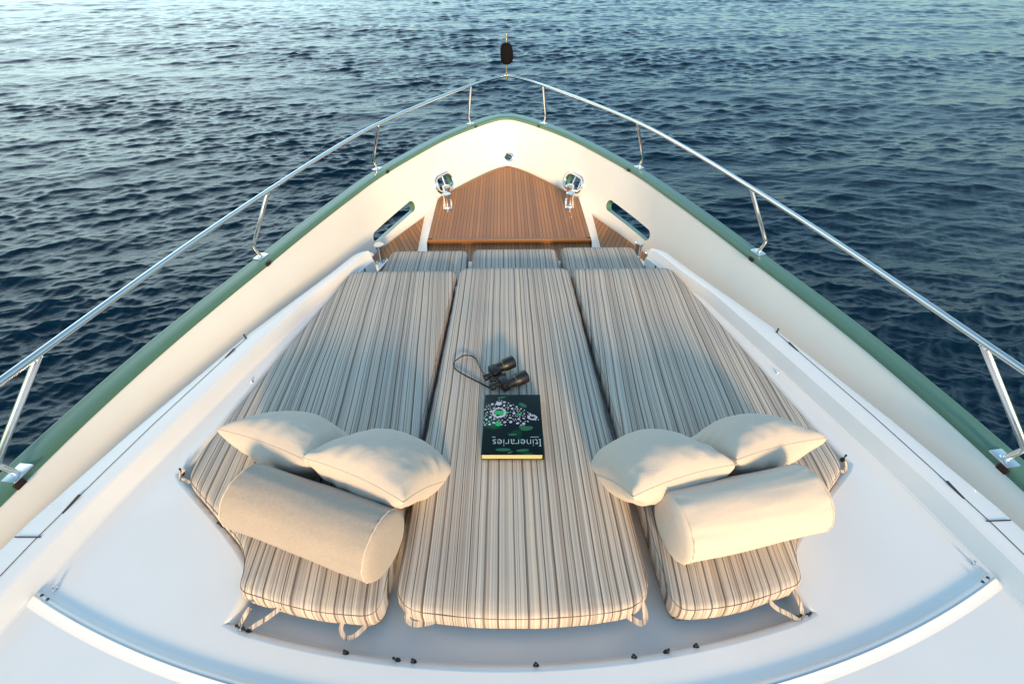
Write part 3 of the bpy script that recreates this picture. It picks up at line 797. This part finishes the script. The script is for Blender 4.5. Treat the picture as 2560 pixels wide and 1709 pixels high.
# ------------------------------------------------------------------ pillows and bolsters
def PP(u, v, dz): p = onpad(u, v, dz); return (p.x, p.y)
def pillow(near_a, near_b, hz, length, tilt, thick, seed, label, width=None, creases=10):
    A = Vector((*near_a, zp(near_a[1], hz[0]))); B = Vector((*near_b, zp(near_b[1], hz[1])))
    ex = (B - A).normalized(); W_ = width or (B - A).length
    f0 = Vector((-ex.y, ex.x, 0)).normalized(); ey = (f0 * math.cos(tilt) - Vector((0, 0, 1)) * math.sin(tilt)); ey = (ey - ex * ey.dot(ex)).normalized(); ez = ex.cross(ey)
    C = (A + B) / 2 + ey * (length / 2)
    n = 46; V = []; F = []; rs = random.Random(seed); ph = [rs.uniform(0, 6.28) for _ in range(8)]
    def P(u, v, s):
        # pinched sides, pointed corners
        px = u * (1 - .085 * (1 - v * v) ** 1.0 * abs(u) ** 3) ; py = v * (1 - .085 * (1 - u * u) * abs(v) ** 3)
        e = max(0, (1 - u * u)) ** .36 * max(0, (1 - v * v)) ** .36 * (.80 + .20 * (1 - u * u) * (1 - v * v))
        z = s * thick / 2 * e
        # creases running in from the seams
        du, dv = 1 - abs(u), 1 - abs(v)
        cr = math.exp(-du / .22) * math.sin(v * creases + ph[0] + 2.0 * math.sin(v * 5 + ph[1])) + math.exp(-dv / .22) * math.sin(u * creases * 1.2 + ph[2] + 1.8 * math.sin(u * 4 + ph[3])) 
        cr *= min(1, du * 9) * min(1, dv * 9)
        z += s * cr * .0070
        z += .005 * noise.noise(Vector((u * 1.7 + seed, v * 1.7, s * .6))) * min(1, e * 2)
        z += s * .003 * noise.noise(Vector((u * 6 + seed, v * 6, s))) * min(1, e * 2)
        sg = -.016 * (u * u + v * v) * .5
        return C + ex * (px * W_ / 2) + ey * (py * length / 2) + ez * (z + sg)
    for s in (1, -1):
        off = len(V)
        for i in range(n + 1):
            for j in range(n + 1):
                u = math.sin((i / n * 2 - 1) * math.pi / 2 * .999) ; v = math.sin((j / n * 2 - 1) * math.pi / 2 * .999)
                u = (u + (i / n * 2 - 1)) / 2 if 0 < i < n else (-1 if i == 0 else 1); v = (v + (j / n * 2 - 1)) / 2 if 0 < j < n else (-1 if j == 0 else 1)
                V.append(P(u, v, s))
        for i in range(n):
            for j in range(n):
                a = off + i * (n + 1) + j; f = (a, a + n + 1, a + n + 2, a + 1); F.append(f if s > 0 else f[::-1])
    me = bpy.data.meshes.new("throw_pillow"); me.from_pydata([tuple(v) for v in V], [], F)
    bm = bmesh.new(); bm.from_mesh(me); bmesh.ops.remove_doubles(bm, verts=bm.verts, dist=.0004)
    bmesh.ops.recalc_face_normals(bm, faces=bm.faces); bm.to_mesh(me); bm.free()
    o = obj("throw_pillow", me, M_linen, None, 181); tag(o, label, "pillow", "cream square throw pillows")
    loop = []
    for k in range(4 * 24):
        t = (k % 24) / 24 * 2 - 1; q = k // 24
        u, v = ((t, -1), (1, t), (-t, 1), (-1, -t))[q]; loop.append(P(u, v, 1) + ez * 0)
    bm = bmesh.new(); tube_bm(bm, loop, .0014, 6, closed=True); obj("seam", bm, M_seamf, o)
    return o
M_seamf = linen("pillow_seam", (.58, .49, .40), (.46, .39, .32))
pillow(PP(757,1132,.235), PP(1012,1243,.225), (.235, .225), .435, R(46), .25, 1, "cream throw pillow leaning on the grey bolster, nearer the middle of the sunpad", creases=11)
pillow(PP(545,1062,.155), PP(775,1145,.22), (.155, .225), .33, R(52), .235, 2, "cream throw pillow behind the grey bolster, at the port edge of the sunpad", creases=12)
pillow(PP(1580,1229,.225), PP(1838,1149,.235), (.225, .235), .435, R(46), .25, 3, "cream throw pillow leaning on the cream bolster, nearer the middle of the sunpad", creases=10)
pillow(PP(1838,1140,.22), PP(2065,1084,.165), (.225, .165), .33, R(52), .235, 4, "cream throw pillow behind the cream bolster, at the starboard edge of the sunpad", creases=12)
def bolster(a, b_, r, mat_, label, seed, wr):
    A = Vector((a[0], a[1], zp(a[1], r * .93))); B = Vector((b_[0], b_[1], zp(b_[1], r * .93)))
    ax = (B - A); Ln = ax.length; ax.normalize(); s1 = ax.cross(Vector((0, 0, 1))).normalized(); up = s1.cross(ax).normalized()
    prof = [(0, -.014), (.3, -.013), (.6, -.010), (.85, -.004), (.95, .002), (.985, .007)]
    M_ = 44; nn = 72; V = []; F = []; rings = []
    stations = [(t_, rr) for rr, t_ in prof] + [(.012 + (Ln - .024) * i / M_, 1.0) for i in range(M_ + 1)] + [(Ln - t_, rr) for rr, t_ in prof[::-1]]
    for t_, rr in stations:
        if rr == 0: rings.append([len(V)]); V.append(A + ax * t_); continue
        ring = []
        for k in range(nn):
            th = 2 * math.pi * k / nn; R_ = r * rr
            if rr == 1.0:
                e = min(t_, Ln - t_)
                R_ += wr * .0035 * math.sin(th * 17 + 3 * math.sin(th * 3 + seed)) * math.exp(-e / .035) * min(1, e / .012)
                R_ += .004 * noise.noise(Vector((t_ * 7, math.cos(th) * 1.6 + seed, math.sin(th) * 1.6))) + wr * .0022 * noise.noise(Vector((t_ * 5, math.cos(th) * 6 + seed, math.sin(th) * 6)))
            c, s_ = math.cos(th), math.sin(th); y = s_ * R_
            if y < -r * .90: y = -r * .90 + (y + r * .90) * .25
            ring.append(len(V)); V.append(A + ax * t_ + s1 * (c * R_ * 1.02) + up * y)
        rings.append(ring)
    for P0, P1 in zip(rings, rings[1:]):
        for k in range(nn):
            k2 = (k + 1) % nn
            if len(P0) == 1: F.append((P0[0], P1[k], P1[k2]))
            elif len(P1) == 1: F.append((P0[k2], P0[k], P1[0]))
            else: F.append((P0[k], P1[k], P1[k2], P0[k2]))
    me = bpy.data.meshes.new("bolster_pillow"); me.from_pydata([tuple(v) for v in V], [], F); bm = bmesh.new(); bm.from_mesh(me); bmesh.ops.recalc_face_normals(bm, faces=bm.faces); bm.to_mesh(me); bm.free()
    o = obj("bolster_pillow", me, mat_, None, 70); tag(o, label, "bolster")
    for ri in (len(prof), len(rings) - 1 - len(prof)):
        bm = bmesh.new(); tube_bm(bm, [V[i] for i in rings[ri]], .0024, 6, closed=True); obj("seam", bm, M_seamf, o)
    return o
bolster((-.935, .838), (-.415, .645), .108, M_linenD, "grey linen bolster lying on the port sunpad cushion", 1, .6)
bolster((.478, .690), (.975, .790), .110, M_linenB, "cream linen bolster lying on the starboard sunpad cushion", 5, 1.1)

# ------------------------------------------------------------------ book
def book():
    q = [onpad(1113 * 1.0898, 906 * 1.0898, .04), onpad(1238 * 1.0898, 906 * 1.0898, .04), onpad(1249 * 1.0898, 1046 * 1.0898, .04), onpad(1104 * 1.0898, 1046 * 1.0898, .04)]
    c = sum(q, Vector()) / 4; w_ = .245; h_ = .338; t_ = .032
    ex = ((q[1] - q[0]) + (q[2] - q[3])).normalized(); up = Vector((0, SL, 1)).normalized(); ey = up.cross(ex).normalized(); ex = ey.cross(up)
    c = c.copy(); c.z = zp(c.y, .0115)
    M = Matrix(((ex.x, ey.x, up.x, c.x), (ex.y, ey.y, up.y, c.y), (ex.z, ey.z, up.z, c.z), (0, 0, 0, 1)))
    root = empty("book", (0, 0, 0)); tag(root, "dark green hardback book with jewelled cover titled Itineraries, lying upside down to the camera", "book")
    mc, nt, b = mat("book_cover", (.004, .02, .022), .45); b.inputs["Specular IOR Level"].default_value = .12
    tc = N(nt, "ShaderNodeTexCoord").outputs["Object"]
    f = noise_tex(nt, 9, 2, .4, vec=tc, dist=.4); f2 = mth(nt, "MULTIPLY", mth(nt, "SUBTRACT", f, .53), 6)
    f2.node.use_clamp = True
    nt.links.new(mixc(nt, f2, (.0015, .009, .011), (.003, .075, .034)), b.inputs["Base Color"])
    mp_, _, _ = mat("page_edge_gold", (.50, .40, .20), .5)
    bm = bmesh.new(); box_bm(bm, (0, 0, t_ - .0015), (w_, h_, .003), M, .0008); cv = obj("cover", bm, mc, root)
    bm = bmesh.new(); box_bm(bm, (0, 0, .0015), (w_, h_, .003), M, .0008); obj("back_cover", bm, mc, root)
    bm = bmesh.new(); box_bm(bm, (w_ / 2 - .002, 0, t_ / 2), (.004, h_, t_ - .0035), M, .001); obj("spine", bm, mc, root)
    bm = bmesh.new(); box_bm(bm, (-.002, 0, t_ / 2), (w_ - .010, h_ - .008, t_ - .0065), M); obj("pages", bm, mp_, root)
    top = t_ + .0006
    def UV(u, v): return (-w_ / 2 + u * w_, h_ / 2 - v * h_)
    ms, _, _ = mat("jewel_silver", (.50, .47, .52), .3, .3); me_, _, _ = mat("jewel_emerald", (.01, .36, .10), .25); mt2, _, _ = mat("title_print", (.42, .62, .66), .5); ml, _, _ = mat("leaf_print", (.006, .085, .032), .4)
    def disc(bm, u, v, a, b_, rot=0, z=.0006, n=12):
        x, y = UV(u, v); vs = []
        for k in range(n):
            t = k / n * 6.2832; px = a * math.cos(t); py = b_ * math.sin(t)
            vs.append(bm.verts.new(M @ Vector((x + px * math.cos(rot) - py * math.sin(rot), y + px * math.sin(rot) + py * math.cos(rot), top + z))))
        c0 = bm.verts.new(M @ Vector((x, y, top + z + .0005)))
        for k in range(n): bm.faces.new((vs[k], vs[(k + 1) % n], c0))
    rs = random.Random(3)
    bm = bmesh.new()
    def ringj(u, v, a, b_, n, r, j=0):
        for k in range(n):
            t = k / n * 6.2832 + j; disc(bm, u + a * math.cos(t), v + b_ * math.sin(t), r * rs.uniform(.75, 1.2), r * rs.uniform(.6, 1.0), t)
    def vt(u): return .10 + (.34 * ((u - .27) / .7) ** 1.25 if u > .27 else .16 * ((.27 - u) / .27) ** 1.5)
    def vb(u): return .53 + .03 * math.sin(u * 21) - (max(0, u - .62) * .22)
    gems = [(.265, .335, .085), (.255, .53, .05), (.625, .37, .04)]
    pts_ = []
    for _ in range(5000):
        u = rs.uniform(.01, .96); v = rs.uniform(.08, .56)
        if not vt(u) < v < vb(u): continue
        if any((u - a) ** 2 + ((v - b_) * 1.35) ** 2 < r_ * r_ for a, b_, r_ in gems): continue
        r_ = rs.choice((.0032, .0045, .0062, .0075))
        if any((u - a) ** 2 * w_ * w_ + (v - b_) ** 2 * h_ * h_ < ((r_ + c_) * 1.28) ** 2 for a, b_, c_ in pts_): continue
        pts_.append((u, v, r_))
        if len(pts_) > 135: break
    for u, v, r_ in pts_: disc(bm, u, v, r_, r_ * rs.uniform(.55, .95), rs.uniform(0, 3), .0006, 9)
    ringj(.265, .335, .105, .078, 15, .0062); disc(bm, .255, .175, .014, .011, 0, .001); ringj(.84, .415, .07, .036, 13, .0046)
    bmesh.ops.recalc_face_normals(bm, faces=bm.faces); obj("jewel_print", bm, ms, cv, 0)
    bm = bmesh.new(); x, y = UV(.265, .335); box_bm(bm, (x, y, top + .0012), (.036, .024, .0006), M, .0002); obj("emerald_print", bm, me_, cv, 0)
    for u, v, a in ((.255, .53, .0125), (.625, .37, .0075), (.41, .335, .006)):
        bm = bmesh.new(); disc(bm, u, v, a, a, 0, .0012, 16); obj("emerald_print", bm, me_, cv, 0)
    for u, v, a, b_, r_ in ((.68, .20, .020, .010, -.6), (.74, .60, .026, .012, .2), (.66, .57, .014, .012, .8), (.50, .70, .018, .006, .1), (.30, .06, .020, .006, .2), (.35, .93, .03, .008, 0), (.66, .94, .026, .007, .1), (.46, .97, .012, .004, .5)):
        bm = bmesh.new(); disc(bm, u, v, a, b_, r_, .0002, 16); bmesh.ops.recalc_face_normals(bm, faces=bm.faces); obj("leaf_print", bm, ml, cv, 0)
    # title, read from the far side of the book
    tx = bpy.data.curves.new("t", "FONT"); tx.body = "Itineraries"; tx.size = .052; tx.align_x = "CENTER"; tx.align_y = "BOTTOM_BASELINE"; tx.extrude = .0002; tx.offset = -.0011
    to = bpy.data.objects.new("t", tx); COL.objects.link(to); bpy.context.view_layer.update()
    me = bpy.data.meshes.new_from_object(to.evaluated_get(bpy.context.evaluated_depsgraph_get())); bpy.data.objects.remove(to)
    xs = [v.co.x for v in me.vertices]; k = .190 / (max(xs) - min(xs)); mx = (max(xs) + min(xs)) / 2
    x0, y0 = UV(.565, .775)
    for v in me.vertices:
        X = (v.co.x - mx) * k; Yv = v.co.y * k * 1.12; zz = v.co.z
        v.co = M @ Vector((x0 - X, y0 - Yv, top + .0016 + zz))
    bm = bmesh.new(); bm.from_mesh(me)
    # small serifs on the stems
    for sx_ in (-.0905, -.0655, .0):
        pass
    for X, Yv, wS in ((-.0925, .0, .010), (-.0925, .0345, .010)):
        box_bm(bm, (x0 - X, y0 - Yv * .98 - .0006, top + .0017), (wS, .0013, .0004), M)
    bm.to_mesh(me); bm.free(); obj("title_lettering", me, mt2, cv, 0)
    for u0, u1 in ((.79, .93), (.16, .22)):
        bm = bmesh.new(); x, y = UV((u0 + u1) / 2, .74); box_bm(bm, (x, y, top + .0012), ((u1 - u0) * w_, .0014, .0004), M); obj("fine_print", bm, mt2, cv, 0)
book()

# ------------------------------------------------------------------ binoculars
def binoculars():
    root = empty("binoculars", (0, 0, 0)); tag(root, "black binoculars with a looped neck strap, lying ahead of the book", "binoculars")
    f = Vector((.86, .51, 0)).normalized(); lat = Vector((-f.y, f.x, 0)); up = Vector((0, 0, 1))
    c = Vector((-.045, 1.505, 0)); c.z = zp(1.505, .012)
    mb, nt, b = mat("binocular_body", (.006, .006, .0065), .38); bump(nt, b, noise_tex(nt, 500, 2), .35, .001)
    mg, _, _ = mat("binocular_glass", (.01, .012, .02), .05); mgo, _, _ = mat("binocular_gilt", (.45, .33, .14), .3, 1.0); mw, _, _ = mat("binocular_mark", (.6, .6, .6), .5)
    def Mx(o_, l_, z_, tilt=0):
        x = (f * math.cos(tilt) + lat * math.sin(tilt)); p = c + f * o_ + lat * l_ + up * z_
        y = up.cross(x).normalized(); z = x
        return Matrix(((y.x, up.x, z.x, p.x), (y.y, up.y, z.y, p.y), (y.z, up.z, z.z, p.z), (0, 0, 0, 1)))
    for s in (1, -1):
        l_ = s * .058
        bm = bmesh.new(); lathe_bm(bm, [(0, -.030), (.024, -.030), (.024, .0), (.0255, .012), (.030, .03), (.0315, .034), (.0315, .078), (.029, .080), (.0265, .078), (.0265, .070), (0, .070)], Mx(0, l_, .033), 28); br = obj("objective_barrel", bm, mb, root)
        bm = bmesh.new(); lathe_bm(bm, [(.0258, .073), (.0, .074)], Mx(0, l_, .033), 24); obj("lens", bm, mg, br)
        bm = bmesh.new(); lathe_bm(bm, [(.0258, .014), (.0268, .0145), (.0268, .0175), (.0262, .018)], Mx(0, l_, .033), 24); obj("gilt_band", bm, mgo, br)
        bm = bmesh.new(); M = Mx(-.034, s * .046, .033); box_bm(bm, (0, 0, 0), (.062, .050, .040), M, .009); obj("prism_housing", bm, mb, root)
        bm = bmesh.new(); lathe_bm(bm, [(0, -.048), (.013, -.048), (.017, -.046), (.0175, -.030), (.014, -.026), (.013, 0), (0, 0)], Mx(-.052, s * .034, .033), 20); ep = obj("eyepiece", bm, mb, root)
        if s > 0: bm = bmesh.new(); lathe_bm(bm, [(.009, -.0485), (.0115, -.0487)], Mx(-.052, s * .034, .033), 16); obj("eyepiece_mark", bm, mw, ep)
    bm = bmesh.new(); lathe_bm(bm, [(0, -.052), (.010, -.052), (.0105, -.030), (.008, -.028), (.008, .028), (.006, .03), (0, .03)], Mx(-.03, 0, .038), 18)
    box_bm(bm, (0, .002, -.056), (.090, .010, .010), Mx(-.005, 0, .036), .003); box_bm(bm, (0, 0, .018), (.070, .012, .010), Mx(-.03, 0, .036), .003); obj("centre_hinge", bm, mb, root)
    pts = [(-.030, 0)]
    cr = [(690, 395), (640, 365), (600, 310), (570, 250), (540, 185), (490, 148), (430, 135), (370, 145), (310, 185), (265, 225), (262, 268), (300, 315), (360, 355), (440, 400), (540, 450), (620, 490), (700, 530), (780, 545)]
    P = []
    for i, (x, y) in enumerate(cr):
        u = 1080 + x / 4.9; v = 860 + y / 4.9; e = min(i, len(cr) - 1 - i); P.append(onpad(u, v, .014 + (.012 if e == 0 else 0) + .004 * math.sin(i * 1.1)))
    P = catmull(P, 5); bm = bmesh.new(); tube_bm(bm, P, .0022, 8, ry=.0045); obj("neck_strap", bm, mb, root)
binoculars()
